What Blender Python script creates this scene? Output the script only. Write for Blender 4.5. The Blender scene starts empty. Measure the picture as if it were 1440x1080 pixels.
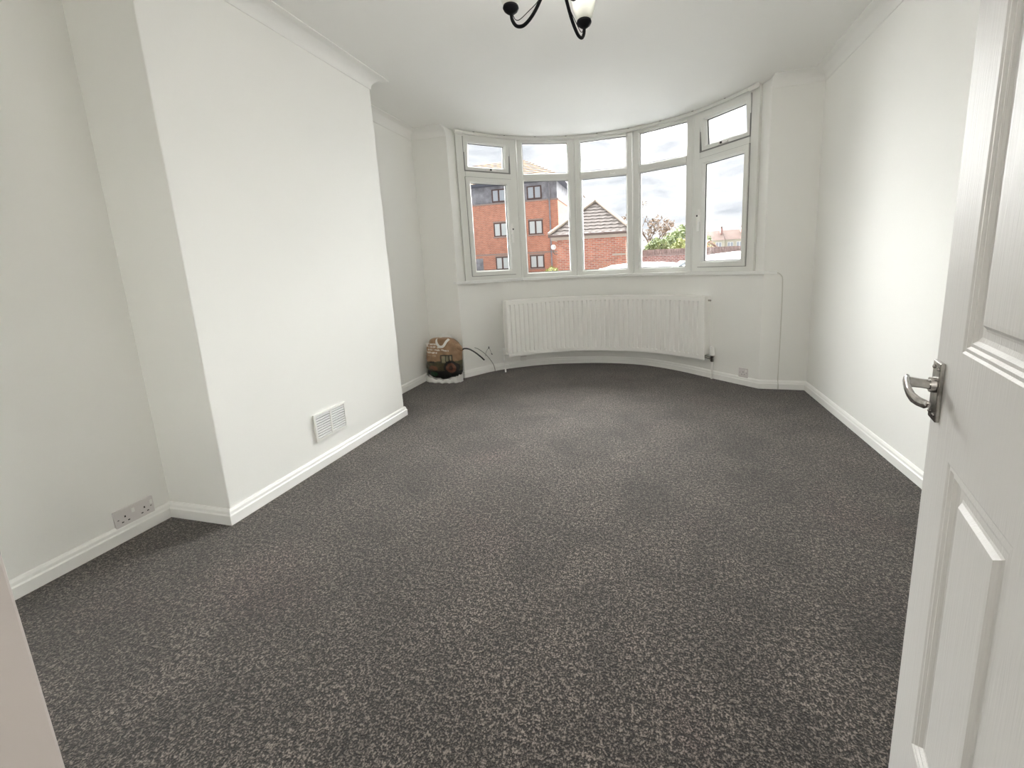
import bpy, bmesh, math, random
from mathutils import Vector, Matrix, Quaternion
from mathutils import noise as mnoise

random.seed(7)
scene = bpy.context.scene
COL = scene.collection

# ------------------------------------------------------------------ camera
cam_data = bpy.data.cameras.new('camera')
cam = bpy.data.objects.new('camera', cam_data)
COL.objects.link(cam)
cam_data.sensor_fit = 'HORIZONTAL'
cam_data.sensor_width = 36.0
cam_data.lens = 574.6 / 1440 * 36
cam_data.shift_x = -49.25 / 1440
cam_data.shift_y = -67.94 / 1440
cam_data.clip_start = 0.02
cam_data.clip_end = 400
YAW, PITCH, ROLL = 0.2527, 0.1691, -0.0442
fw = Vector((-math.sin(YAW) * math.cos(PITCH), math.cos(YAW) * math.cos(PITCH), -math.sin(PITCH)))
rt0 = fw.cross(Vector((0, 0, 1))).normalized()
up0 = rt0.cross(fw)
rt = rt0 * math.cos(ROLL) + up0 * math.sin(ROLL)
up = up0 * math.cos(ROLL) - rt0 * math.sin(ROLL)
m = Matrix((rt, up, -fw)).transposed().to_4x4()
m.translation = Vector((0, 0, 1.12))
cam.matrix_world = m
scene.camera = cam

# ------------------------------------------------------------------ sky and exposure
world = bpy.data.worlds.new('overcast_sky')
scene.world = world
world.use_nodes = True
nt = world.node_tree
nt.nodes.clear()
N = nt.nodes.new
wo = N('ShaderNodeOutputWorld'); bg = N('ShaderNodeBackground')
tc = N('ShaderNodeTexCoord'); mp = N('ShaderNodeMapping')
mp.inputs['Scale'].default_value = (2.2, 2.2, 6.5)
n1 = N('ShaderNodeTexNoise'); n1.inputs['Scale'].default_value = 2.3; n1.inputs['Detail'].default_value = 7; n1.inputs['Roughness'].default_value = 0.58
n1.inputs['Distortion'].default_value = 0.35
rp = N('ShaderNodeValToRGB')
rp.color_ramp.elements[0].position = 0.36; rp.color_ramp.elements[0].color = (0.235, 0.245, 0.265, 1)
rp.color_ramp.elements[1].position = 0.66; rp.color_ramp.elements[1].color = (0.46, 0.46, 0.46, 1)
nt.links.new(tc.outputs['Generated'], mp.inputs['Vector'])
nt.links.new(mp.outputs['Vector'], n1.inputs['Vector'])
nt.links.new(n1.outputs['Fac'], rp.inputs['Fac'])
nt.links.new(rp.outputs['Color'], bg.inputs['Color'])
bg.inputs['Strength'].default_value = 1.0
nt.links.new(bg.outputs['Background'], wo.inputs['Surface'])
# the sun stands behind thick cloud beyond the houses: a very wide, soft source
sun_d = bpy.data.lights.new('sun', 'SUN'); sun_d.energy = 18; sun_d.angle = math.radians(100); sun_d.color = (1.0, 0.995, 0.98)
sun = bpy.data.objects.new('sun', sun_d); COL.objects.link(sun)
sun.rotation_euler = Vector((0.19, -0.82, -0.52)).to_track_quat('-Z', 'Y').to_euler()
scene.view_settings.view_transform = 'Standard'
scene.view_settings.look = 'None'
scene.view_settings.gamma = 1.0
scene.view_settings.exposure = 1.72
scene.view_settings.use_curve_mapping = False
scene.cycles.max_bounces = 14
scene.cycles.diffuse_bounces = 10
scene.cycles.transparent_max_bounces = 16
scene.cycles.use_denoising = True
scene.cycles.sample_clamp_indirect = 6.0

HALL_FILL = 10.0   # glow of the fill lamps added behind the camera
BULB_FILL = 1.1    # fill lights added above the unlit ceiling bulbs

# ------------------------------------------------------------------ helpers
def lin(c):
    return c / 12.92 if c <= 0.04045 else ((c + 0.055) / 1.055) ** 2.4
def rgb(r, g, b):
    return (lin(r / 255), lin(g / 255), lin(b / 255), 1)

def new_mat(name):
    mt = bpy.data.materials.new(name); mt.use_nodes = True
    return mt, mt.node_tree, mt.node_tree.nodes['Principled BSDF']

def mat(name, color, rough=0.5, metal=0.0, vary=0.0, vscale=8.0, bump=0.0, bscale=60.0, spec=None, coat=0.0):
    mt, t, b = new_mat(name)
    b.inputs['Base Color'].default_value = color
    b.inputs['Roughness'].default_value = rough
    b.inputs['Metallic'].default_value = metal
    if spec is not None: b.inputs['Specular IOR Level'].default_value = spec
    if coat: b.inputs['Coat Weight'].default_value = coat
    if vary or bump:
        c = t.nodes.new('ShaderNodeTexCoord')
    if vary:
        n = t.nodes.new('ShaderNodeTexNoise'); n.inputs['Scale'].default_value = vscale; n.inputs['Detail'].default_value = 4
        r = t.nodes.new('ShaderNodeValToRGB')
        lo = tuple(max(0, x * (1 - vary)) for x in color[:3]) + (1,)
        hi = tuple(min(1, x * (1 + vary)) for x in color[:3]) + (1,)
        r.color_ramp.elements[0].position = 0.3; r.color_ramp.elements[0].color = lo
        r.color_ramp.elements[1].position = 0.7; r.color_ramp.elements[1].color = hi
        t.links.new(c.outputs['Object'], n.inputs['Vector']); t.links.new(n.outputs['Fac'], r.inputs['Fac'])
        t.links.new(r.outputs['Color'], b.inputs['Base Color'])
    if bump:
        n = t.nodes.new('ShaderNodeTexNoise'); n.inputs['Scale'].default_value = bscale; n.inputs['Detail'].default_value = 3
        bp = t.nodes.new('ShaderNodeBump'); bp.inputs['Strength'].default_value = bump; bp.inputs['Distance'].default_value = 0.004
        t.links.new(c.outputs['Object'], n.inputs['Vector']); t.links.new(n.outputs['Fac'], bp.inputs['Height'])
        t.links.new(bp.outputs['Normal'], b.inputs['Normal'])
    return mt

def glass_mat(name, tint=(0.97, 0.98, 0.98, 1)):
    mt = bpy.data.materials.new(name); mt.use_nodes = True
    t = mt.node_tree; t.nodes.clear()
    o = t.nodes.new('ShaderNodeOutputMaterial'); mx = t.nodes.new('ShaderNodeMixShader')
    tr = t.nodes.new('ShaderNodeBsdfTransparent'); gl = t.nodes.new('ShaderNodeBsdfGlossy'); fr = t.nodes.new('ShaderNodeFresnel')
    tr.inputs['Color'].default_value = tint; gl.inputs['Roughness'].default_value = 0.02; fr.inputs['IOR'].default_value = 1.3
    t.links.new(fr.outputs['Fac'], mx.inputs['Fac']); t.links.new(tr.outputs['BSDF'], mx.inputs[1]); t.links.new(gl.outputs['BSDF'], mx.inputs[2])
    t.links.new(mx.outputs['Shader'], o.inputs['Surface'])
    return mt

def carpet_mat():
    mt, t, b = new_mat('carpet_pile')
    L = t.links.new; nn = t.nodes.new
    c = nn('ShaderNodeTexCoord')
    fa = nn('ShaderNodeTexNoise'); fa.inputs['Scale'].default_value = 185; fa.inputs['Detail'].default_value = 4.0; fa.inputs['Roughness'].default_value = 0.7
    fb = nn('ShaderNodeTexNoise'); fb.inputs['Scale'].default_value = 76; fb.inputs['Detail'].default_value = 3.0; fb.inputs['Roughness'].default_value = 0.65
    L(c.outputs['Object'], fa.inputs['Vector']); L(c.outputs['Object'], fb.inputs['Vector'])
    f1 = nn('ShaderNodeMix'); f1.data_type = 'FLOAT'; f1.inputs['Factor'].default_value = 0.36
    L(fa.outputs['Fac'], f1.inputs['A']); L(fb.outputs['Fac'], f1.inputs['B'])
    f2 = nn('ShaderNodeTexNoise'); f2.inputs['Scale'].default_value = 3.0; f2.inputs['Detail'].default_value = 4; f2.inputs['Roughness'].default_value = 0.6; f2.inputs['Distortion'].default_value = 0.6
    f3 = nn('ShaderNodeTexNoise'); f3.inputs['Scale'].default_value = 26; f3.inputs['Detail'].default_value = 3
    f4 = nn('ShaderNodeTexNoise'); f4.inputs['Scale'].default_value = 1.7; f4.inputs['Detail'].default_value = 3
    for f in (f2, f3, f4): L(c.outputs['Object'], f.inputs['Vector'])
    r1 = nn('ShaderNodeValToRGB')
    e = r1.color_ramp.elements
    e[0].position = 0.43; e[0].color = rgb(12, 10, 9)
    e[1].position = 0.58; e[1].color = rgb(140, 130, 122)
    x = e.new(0.5); x.color = rgb(43, 38, 34)
    L(f1.outputs['Result'], r1.inputs['Fac'])
    # brushed nap: lighter and darker patches
    r2 = nn('ShaderNodeMapRange'); r2.inputs['From Min'].default_value = 0.32; r2.inputs['From Max'].default_value = 0.68
    r2.inputs['To Min'].default_value = 0.60; r2.inputs['To Max'].default_value = 1.22
    L(f2.outputs['Fac'], r2.inputs['Value'])
    r3 = nn('ShaderNodeMapRange'); r3.inputs['From Min'].default_value = 0.3; r3.inputs['From Max'].default_value = 0.7
    r3.inputs['To Min'].default_value = 0.80; r3.inputs['To Max'].default_value = 1.15
    L(f3.outputs['Fac'], r3.inputs['Value'])
    mu = nn('ShaderNodeMath'); mu.operation = 'MULTIPLY'; L(r2.outputs['Result'], mu.inputs[0]); L(r3.outputs['Result'], mu.inputs[1])
    v = nn('ShaderNodeVectorMath'); v.operation = 'SCALE'; L(r1.outputs['Color'], v.inputs[0]); L(mu.outputs['Value'], v.inputs['Scale'])
    # faint plum cast in places
    r4 = nn('ShaderNodeMapRange'); r4.inputs['From Min'].default_value = 0.56; r4.inputs['From Max'].default_value = 0.70
    r4.inputs['To Min'].default_value = 0.0; r4.inputs['To Max'].default_value = 0.55
    L(f4.outputs['Fac'], r4.inputs['Value'])
    mx = nn('ShaderNodeMix'); mx.data_type = 'RGBA'; mx.blend_type = 'MULTIPLY'
    mx.inputs['B'].default_value = (1.12, 0.92, 0.97, 1)
    L(r4.outputs['Result'], mx.inputs['Factor']); L(v.outputs['Vector'], mx.inputs['A'])
    L(mx.outputs['Result'], b.inputs['Base Color'])
    b.inputs['Roughness'].default_value = 0.95; b.inputs['Specular IOR Level'].default_value = 0.15
    b.inputs['Sheen Weight'].default_value = 0.32; b.inputs['Sheen Roughness'].default_value = 0.5
    b.inputs['Sheen Tint'].default_value = (0.9, 0.87, 0.85, 1)
    bp = nn('ShaderNodeBump'); bp.inputs['Strength'].default_value = 1.0; bp.inputs['Distance'].default_value = 0.008
    L(f1.outputs['Result'], bp.inputs['Height']); L(bp.outputs['Normal'], b.inputs['Normal'])
    return mt

def brick_mat(name, c1, c2, mortar, axis='xz', bw=0.225, bh=0.075, ms=0.012):
    mt, t, b = new_mat(name); L = t.links.new; nn = t.nodes.new
    c = nn('ShaderNodeTexCoord'); s = nn('ShaderNodeSeparateXYZ'); k = nn('ShaderNodeCombineXYZ')
    a = nn('ShaderNodeMath'); a.operation = 'ADD'
    L(c.outputs['Object'], s.inputs[0]); L(s.outputs['X'], a.inputs[0]); L(s.outputs['Y'], a.inputs[1])
    L(a.outputs[0], k.inputs['X']); L(s.outputs['Z'], k.inputs['Y'])
    br = nn('ShaderNodeTexBrick'); br.inputs['Scale'].default_value = 1.0
    br.inputs['Color1'].default_value = c1; br.inputs['Color2'].default_value = c2; br.inputs['Mortar'].default_value = mortar
    br.inputs['Mortar Size'].default_value = ms; br.inputs['Brick Width'].default_value = bw; br.inputs['Row Height'].default_value = bh
    br.inputs['Bias'].default_value = 0.0
    n = nn('ShaderNodeTexNoise'); n.inputs['Scale'].default_value = 3.5; n.inputs['Detail'].default_value = 5
    L(c.outputs['Object'], n.inputs['Vector']); L(k.outputs[0], br.inputs['Vector'])
    mr = nn('ShaderNodeMapRange'); mr.inputs['To Min'].default_value = 0.88; mr.inputs['To Max'].default_value = 1.14
    mr.inputs['From Min'].default_value = 0.3; mr.inputs['From Max'].default_value = 0.7
    L(n.outputs['Fac'], mr.inputs['Value'])
    v = nn('ShaderNodeVectorMath'); v.operation = 'SCALE'; L(br.outputs['Color'], v.inputs[0]); L(mr.outputs['Result'], v.inputs['Scale'])
    L(v.outputs['Vector'], b.inputs['Base Color']); b.inputs['Roughness'].default_value = 0.9
    return mt

def wood_paint_mat(name, color):
    """white gloss paint over embossed wood grain running up the door (local z)"""
    mt, t, b = new_mat(name); L = t.links.new; nn = t.nodes.new
    b.inputs['Base Color'].default_value = color; b.inputs['Roughness'].default_value = 0.50
    c = nn('ShaderNodeTexCoord'); mp_ = nn('ShaderNodeMapping'); mp_.inputs['Scale'].default_value = (70, 70, 3.0)
    n = nn('ShaderNodeTexNoise'); n.inputs['Scale'].default_value = 2.2; n.inputs['Detail'].default_value = 5; n.inputs['Distortion'].default_value = 1.2
    bp = nn('ShaderNodeBump'); bp.inputs['Strength'].default_value = 0.35; bp.inputs['Distance'].default_value = 0.002
    L(c.outputs['Object'], mp_.inputs['Vector']); L(mp_.outputs['Vector'], n.inputs['Vector'])
    L(n.outputs['Fac'], bp.inputs['Height']); L(bp.outputs['Normal'], b.inputs['Normal'])
    return mt

M = {}
M['wall'] = mat('matt_wall_paint', (0.85, 0.845, 0.815, 1), 0.75, bump=0.06, bscale=90, vary=0.012, vscale=1.5)
M['ceil'] = mat('matt_ceiling_paint', (0.85, 0.845, 0.82, 1), 0.8, bump=0.05, bscale=60)
M['trim'] = mat('gloss_trim_paint', (0.90, 0.895, 0.87, 1), 0.32, bump=0.05, bscale=40)
M['upvc'] = mat('white_upvc', (0.74, 0.74, 0.705, 1), 0.35)
M['sill'] = mat('white_sill_board', (0.82, 0.82, 0.80, 1), 0.6)
M['rad'] = mat('white_radiator_enamel', (0.90, 0.89, 0.86, 1), 0.35)
M['white_plastic'] = mat('white_plastic', (0.83, 0.82, 0.79, 1), 0.4)
M['socket'] = mat('socket_plastic', (0.70, 0.665, 0.655, 1), 0.4)
M['dark_slot'] = mat('dark_slot', (0.015, 0.014, 0.013, 1), 0.6)
M['vent_white'] = mat('vent_slat_plastic', (0.85, 0.85, 0.84, 1), 0.35)
M['vent_grey'] = mat('vent_backing', (0.10, 0.10, 0.095, 1), 0.6)
M['carpet'] = carpet_mat()
M['glass'] = glass_mat('window_glass')
M['shadow_line'] = mat('grey_sash_shadow', (.22, .22, .21, 1), .7)  # grey tone stands in for the shadow line around the opening sashes
M['gasket'] = mat('rubber_gasket', (.09, .09, .095, 1), .7)
M['chrome'] = mat('worn_chrome', (0.46, 0.44, 0.42, 1), 0.16, metal=1.0, vary=0.25, vscale=70)
M['black'] = mat('black_wrought_iron', (0.004, 0.004, 0.005, 1), 0.6, spec=0.15)
M['black_cable'] = mat('black_cable_sheath', (0.02, 0.022, 0.022, 1), 0.5)
M['white_cable'] = mat('white_cable_sheath', (0.66, 0.65, 0.60, 1), 0.5)
M['grey_wire'] = mat('grey_wire_sheath', (0.20, 0.195, 0.18, 1), 0.5)
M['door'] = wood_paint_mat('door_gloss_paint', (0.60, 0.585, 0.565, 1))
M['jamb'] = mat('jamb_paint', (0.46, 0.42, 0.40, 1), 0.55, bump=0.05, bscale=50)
M['hall'] = mat('hall_wall_paint', (0.80, 0.79, 0.76, 1), 0.7)
M['bulb'] = mat('opal_glass', (0.72, 0.72, 0.70, 1), 0.3)

def link(o, parent=None):
    COL.objects.link(o)
    if parent is not None:
        o.parent = parent
    return o

def tag(o, label=None, cat=None, group=None, kind=None):
    if label: o['label'] = label
    if cat: o['category'] = cat
    if group: o['group'] = group
    if kind: o['kind'] = kind
    return o

def empty(name, loc=(0, 0, 0), label=None, cat=None, group=None, kind=None):
    o = bpy.data.objects.new(name, None); o.empty_display_size = 0.1
    o.location = loc
    link(o); tag(o, label, cat, group, kind)
    return o

class MB:
    """collects vertices and faces in world (or local) coordinates"""
    def __init__(s): s.v = []; s.f = []
    def add(s, vs, fs):
        k = len(s.v); s.v += [tuple(p) for p in vs]; s.f += [tuple(i + k for i in f) for f in fs]
    def box(s, a, b):
        x0, y0, z0 = a; x1, y1, z1 = b
        s.add([(x0, y0, z0), (x1, y0, z0), (x1, y1, z0), (x0, y1, z0), (x0, y0, z1), (x1, y0, z1), (x1, y1, z1), (x0, y1, z1)],
              [(0, 3, 2, 1), (4, 5, 6, 7), (0, 1, 5, 4), (1, 2, 6, 5), (2, 3, 7, 6), (3, 0, 4, 7)])
    def prism(s, poly, z0, z1):
        n = len(poly)
        s.add([(p[0], p[1], z0) for p in poly] + [(p[0], p[1], z1) for p in poly],
              [tuple(reversed(range(n))), tuple(range(n, 2 * n))] + [(i, (i + 1) % n, n + (i + 1) % n, n + i) for i in range(n)])
    def loft(s, rings, caps=True, closed=True):
        n = len(rings[0]); k = len(s.v)
        vs = [p for r in rings for p in r]; fs = []
        for i in range(len(rings) - 1):
            for j in range(n if closed else n - 1):
                fs.append((i * n + j, i * n + (j + 1) % n, (i + 1) * n + (j + 1) % n, (i + 1) * n + j))
        if caps:
            fs.append(tuple(reversed(range(n)))); fs.append(tuple(range((len(rings) - 1) * n, len(rings) * n)))
        s.add(vs, fs)
    def tube(s, path, r, seg=8):
        P = [Vector(p) for p in path]; rings = []
        T0 = (P[1] - P[0]).normalized()
        nrm = T0.orthogonal().normalized()
        for i, p in enumerate(P):
            T = (P[min(i + 1, len(P) - 1)] - P[max(i - 1, 0)]).normalized()
            nrm = (nrm - T * nrm.dot(T)).normalized(); bn = T.cross(nrm)
            rr = r[i] if isinstance(r, (list, tuple)) else r
            rings.append([p + (nrm * math.cos(2 * math.pi * k / seg) + bn * math.sin(2 * math.pi * k / seg)) * rr for k in range(seg)])
        s.loft(rings)
    def lathe(s, prof, o=(0, 0, 0), seg=20):
        o = Vector(o)
        s.loft([[o + Vector((r * math.cos(2 * math.pi * k / seg), r * math.sin(2 * math.pi * k / seg), z)) for k in range(seg)] for r, z in prof])
    def build(s, name, material, parent=None, smooth=False, bevel=0.0, origin=None, angle=35):
        me = bpy.data.meshes.new(name)
        off = Vector(origin) if origin is not None else Vector((0, 0, 0))
        me.from_pydata([tuple(Vector(p) - off) for p in s.v], [], s.f)
        bm = bmesh.new(); bm.from_mesh(me); bmesh.ops.recalc_face_normals(bm, faces=bm.faces); bm.to_mesh(me); bm.free()
        me.materials.append(material)
        o = bpy.data.objects.new(name, me)
        if origin is not None: o.location = off
        link(o, parent)
        if bevel:
            md = o.modifiers.new('bevel', 'BEVEL'); md.width = bevel; md.segments = 2; md.limit_method = 'ANGLE'; md.angle_limit = math.radians(40)
        if smooth:
            for p in me.polygons: p.use_smooth = True
            try: me.set_sharp_from_angle(angle=math.radians(angle))
            except Exception: pass
        return o

def catmull(pts, n):
    P = [Vector(p) for p in pts]; P = [P[0] * 2 - P[1]] + P + [P[-1] * 2 - P[-2]]
    out = []
    for i in range(1, len(P) - 2):
        a, b, c, d = P[i - 1:i + 3]
        for k in range(n):
            t = k / n
            out.append(0.5 * ((2 * b) + (c - a) * t + (2 * a - 5 * b + 4 * c - d) * t * t + (3 * b - a - 3 * c + d) * t ** 3))
    out.append(P[-2])
    return out

def offsets(path):
    """unit mitre vectors pointing to the right of the walking direction (into the room)"""
    P = [Vector((p[0], p[1])) for p in path]; out = []
    for i in range(len(P)):
        ns = []
        if i > 0: d = (P[i] - P[i - 1]).normalized(); ns.append(Vector((d.y, -d.x)))
        if i < len(P) - 1: d = (P[i + 1] - P[i]).normalized(); ns.append(Vector((d.y, -d.x)))
        if len(ns) == 2:
            b = (ns[0] + ns[1]).normalized(); out.append(b / max(0.3, b.dot(ns[0])))
        else: out.append(ns[0])
    return P, out

def sweep(name, path, prof, i0, i1, material, **kw):
    P, O = offsets(path); mb = MB()
    mb.loft([[(P[i].x + O[i].x * a, P[i].y + O[i].y * a, z) for a, z in prof] for i in range(i0, i1 + 1)], caps=True, closed=True)
    return mb.build(name, material, **kw)

# ------------------------------------------------------------------ room plan (metres, camera stands at 0,0)
H = 2.46
XA, XL, XR = -2.27, -1.895, 1.26          # alcove wall, chimney breast face, right wall
Y0 = 0.161                                # room face of the doorway wall
Y1, Y2 = 1.3135, 2.712                    # chimney breast
EL, ER = (-1.893, 3.815), (0.900, 3.735)  # edges of the bay opening
CL, CR = (XA, 3.826), (XR, 3.7245)        # far corners
BAYW = [(-1.893, 3.815), (-1.63, 4.172), (-1.20, 4.440), (-0.80, 4.545), (-0.434, 4.568), (-0.066, 4.500), (0.262, 4.300), (0.566, 4.030), (0.90, 3.735)]
bay = [(p.x, p.y) for p in catmull([(a, b, 0) for a, b in BAYW], 6)]
C0 = Vector((-0.545, 3.0)); RW = 1.63
ANG = [-54.3, -31.4, -9.1, 13.2, 35.6, 59.2]
def onarc(a, r): return Vector((C0.x + r * math.sin(math.radians(a)), C0.y + r * math.cos(math.radians(a))))
V = [onarc(a, RW) for a in ANG]

# floor
mb = MB()
mb.prism([(XA - .1, -1.6), (XR + .1, -1.6), (XR + .1, 3.74)] + [(p[0] + (p[0] - C0.x) * .03, p[1] + .04) for p in reversed(bay)] + [(XA - .1, 3.84)], -0.12, 0.0)
tag(mb.build('floor', M['carpet']), 'dark grey brown speckled carpet covering the whole room', kind='structure')

# ceiling, also over the bay
mb = MB()
arc_out = [onarc(a, 1.78) for a in range(62, -58, -4)]
mb.prism([(XA - .2, -1.7), (XR + .2, -1.7), (XR + .2, 3.9)] + [(p.x, p.y) for p in arc_out] + [(XA - .2, 4.0)], H, H + 0.14)
tag(mb.build('ceiling', M['ceil']), 'plain white ceiling running out over the curved bay', kind='structure')

# side walls
mb = MB(); mb.box((XA - .2, -1.7, -.12), (XA, 4.1, H)); tag(mb.build('wall_left', M['wall']), 'white alcove wall on the left', kind='structure')
mb = MB(); mb.box((XR, -1.7, -.12), (XR + .2, 4.0, H)); tag(mb.build('wall_right', M['wall']), 'white wall on the right behind the door', kind='structure')
mb = MB(); mb.box((XA - .02, Y1, -.02), (XL, Y2, H)); tag(mb.build('wall_chimney_breast', M['wall'], bevel=0.004), 'white chimney breast standing out from the left wall', kind='structure')
# far wall: two piers beside the bay
mb = MB(); mb.prism([(XA - .2, 3.832), EL, (V[0].x - .002, V[0].y + .0), (-1.93, 4.25), (XA - .2, 4.25)], -.12, H)
tag(mb.build('wall_far_left', M['wall'], bevel=0.004), 'white wall pier left of the bay window', kind='structure')
mb = MB(); mb.prism([ER, (XR + .2, 3.719), (XR + .2, 4.1), (0.95, 4.1), (V[5].x + .002, V[5].y)], -.12, H)
tag(mb.build('wall_far_right', M['wall'], bevel=0.004), 'white wall pier right of the bay window', kind='structure')
# curved wall under the window
P, O = offsets(bay); mb = MB()
mb.loft([[(p.x, p.y, -.12), (p.x, p.y, .972), (p.x - o.x * .2, p.y - o.y * .2, .972), (p.x - o.x * .2, p.y - o.y * .2, -.4)] for p, o in zip(P, O)])
tag(mb.build('wall_bay', M['wall'], smooth=True), 'curved white wall below the bay window', kind='structure')
# doorway wall and the hall behind it
DX0, DX1, DH = -0.46, 0.325, 2.02
mb = MB(); mb.box((XA - .02, .045, -.02), (DX0 - .028, Y0 - .004, H)); mb.box((DX1 + .028, .045, -.02), (XR + .02, Y0 - .004, H)); mb.box((DX0 - .03, .045, DH + .028), (DX1 + .03, Y0 - .004, H))
tag(mb.build('wall_near', M['wall']), 'white wall with the doorway', kind='structure')
mb = MB(); mb.box((XA - .02, -1.62, -.02), (XR + .02, -1.5, H)); tag(mb.build('wall_hall', M['hall']), 'white hall wall behind the doorway', kind='structure')
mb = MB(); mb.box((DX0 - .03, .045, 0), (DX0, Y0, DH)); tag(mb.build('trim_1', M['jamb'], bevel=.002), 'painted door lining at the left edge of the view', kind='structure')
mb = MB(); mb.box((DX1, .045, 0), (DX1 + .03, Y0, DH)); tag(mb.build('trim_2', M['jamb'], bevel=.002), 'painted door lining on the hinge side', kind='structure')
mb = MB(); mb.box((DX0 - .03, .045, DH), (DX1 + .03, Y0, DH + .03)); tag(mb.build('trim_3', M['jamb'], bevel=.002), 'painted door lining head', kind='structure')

# skirting boards
path = [(XA, Y0), (XA, Y1), (XL, Y1), (XL, Y2), (XA, Y2), CL, EL] + bay[1:-1] + [ER, CR, (XR, Y0)]
SK = [(-.002, 0), (.018, 0), (.018, .046), (.0135, .052), (.012, .064), (.006, .075), (-.002, .075)]
nb = len(bay)
for nm, a, b, lb in (('baseboard_left', 0, 1, 'white skirting along the near alcove wall'), ('baseboard_chimney', 1, 4, 'white skirting around the chimney breast'),
                     ('baseboard_left_far', 4, 5, 'white skirting in the far alcove behind the bag'), ('baseboard_far_left', 5, 6, 'short white skirting left of the bay'),
                     ('baseboard_bay', 6, 6 + nb - 1, 'white skirting curving round the bay'), ('baseboard_far_right', 5 + nb, 6 + nb, 'short white skirting right of the bay'),
                     ('baseboard_right', 6 + nb, 7 + nb, 'white skirting along the right wall')):
    tag(sweep(nm, path, SK, a, b, M['trim'], bevel=.0015), lb, kind='structure')

# coving
cp, ch = 0.095, 0.078
CV = [(-.002, H + .002), (-.002, H - ch), (.004, H - ch)]
for k in range(0, 9):
    t = math.pi / 2 * k / 8
    CV.append((.006 + (cp - .012) * (1 - math.cos(t)), H - ch + .004 + (ch - .010) * math.sin(t)))
CV += [(cp, H - .005), (cp, H + .002)]
for i, (pt, lb) in enumerate((([(XA, Y0), (XA, Y1), (XL, Y1), (XL, Y2), (XA, Y2), CL, EL], 'white concave coving along the left walls'),
                              ([ER, CR, (XR, Y0)], 'white concave coving along the right wall'))):
    tag(sweep('trim_%d' % (4 + i), pt, CV, 0, len(pt) - 1, M['ceil'], smooth=True, angle=30), lb, kind='structure')

# ------------------------------------------------------------------ bay window: five flat units
def unit_space(k):
    a, b = V[k], V[k + 1]; e = (b - a); L = e.length; e = e.normalized(); n = Vector((e.y, -e.x))
    if n.dot(C0 - a) < 0: n = -n
    def P3(s, z, d): p = a + e * s + n * d; return Vector((p.x, p.y, z))
    return P3, L

def ring(mb, P3, s0, s1, z0, z1, prof, shear=0.0):
    rows = []
    for a, d in prof:
        q = []
        for s, z in ((s0 + a, z0 + a), (s1 - a, z0 + a), (s1 - a, z1 - a), (s0 + a, z1 - a)):
            q.append(P3(s, z, d - shear * (z1 - z)))
        rows.append(q)
    rows.append(rows[0])
    mb.loft(rows, caps=False)

def slab(mb, P3, s0, s1, z0, z1, d0, d1, shear=0.0, ztop=None):
    zt = z1 if ztop is None else ztop
    f = lambda s, z, d: P3(s, z, d - shear * (zt - z))
    mb.add([f(s0, z0, d0), f(s1, z0, d0), f(s1, z1, d0), f(s0, z1, d0), f(s0, z0, d1), f(s1, z0, d1), f(s1, z1, d1), f(s0, z1, d1)],
           [(0, 1, 2, 3), (7, 6, 5, 4), (0, 4, 5, 1), (1, 5, 6, 2), (2, 6, 7, 3), (3, 7, 4, 0)])

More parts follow.
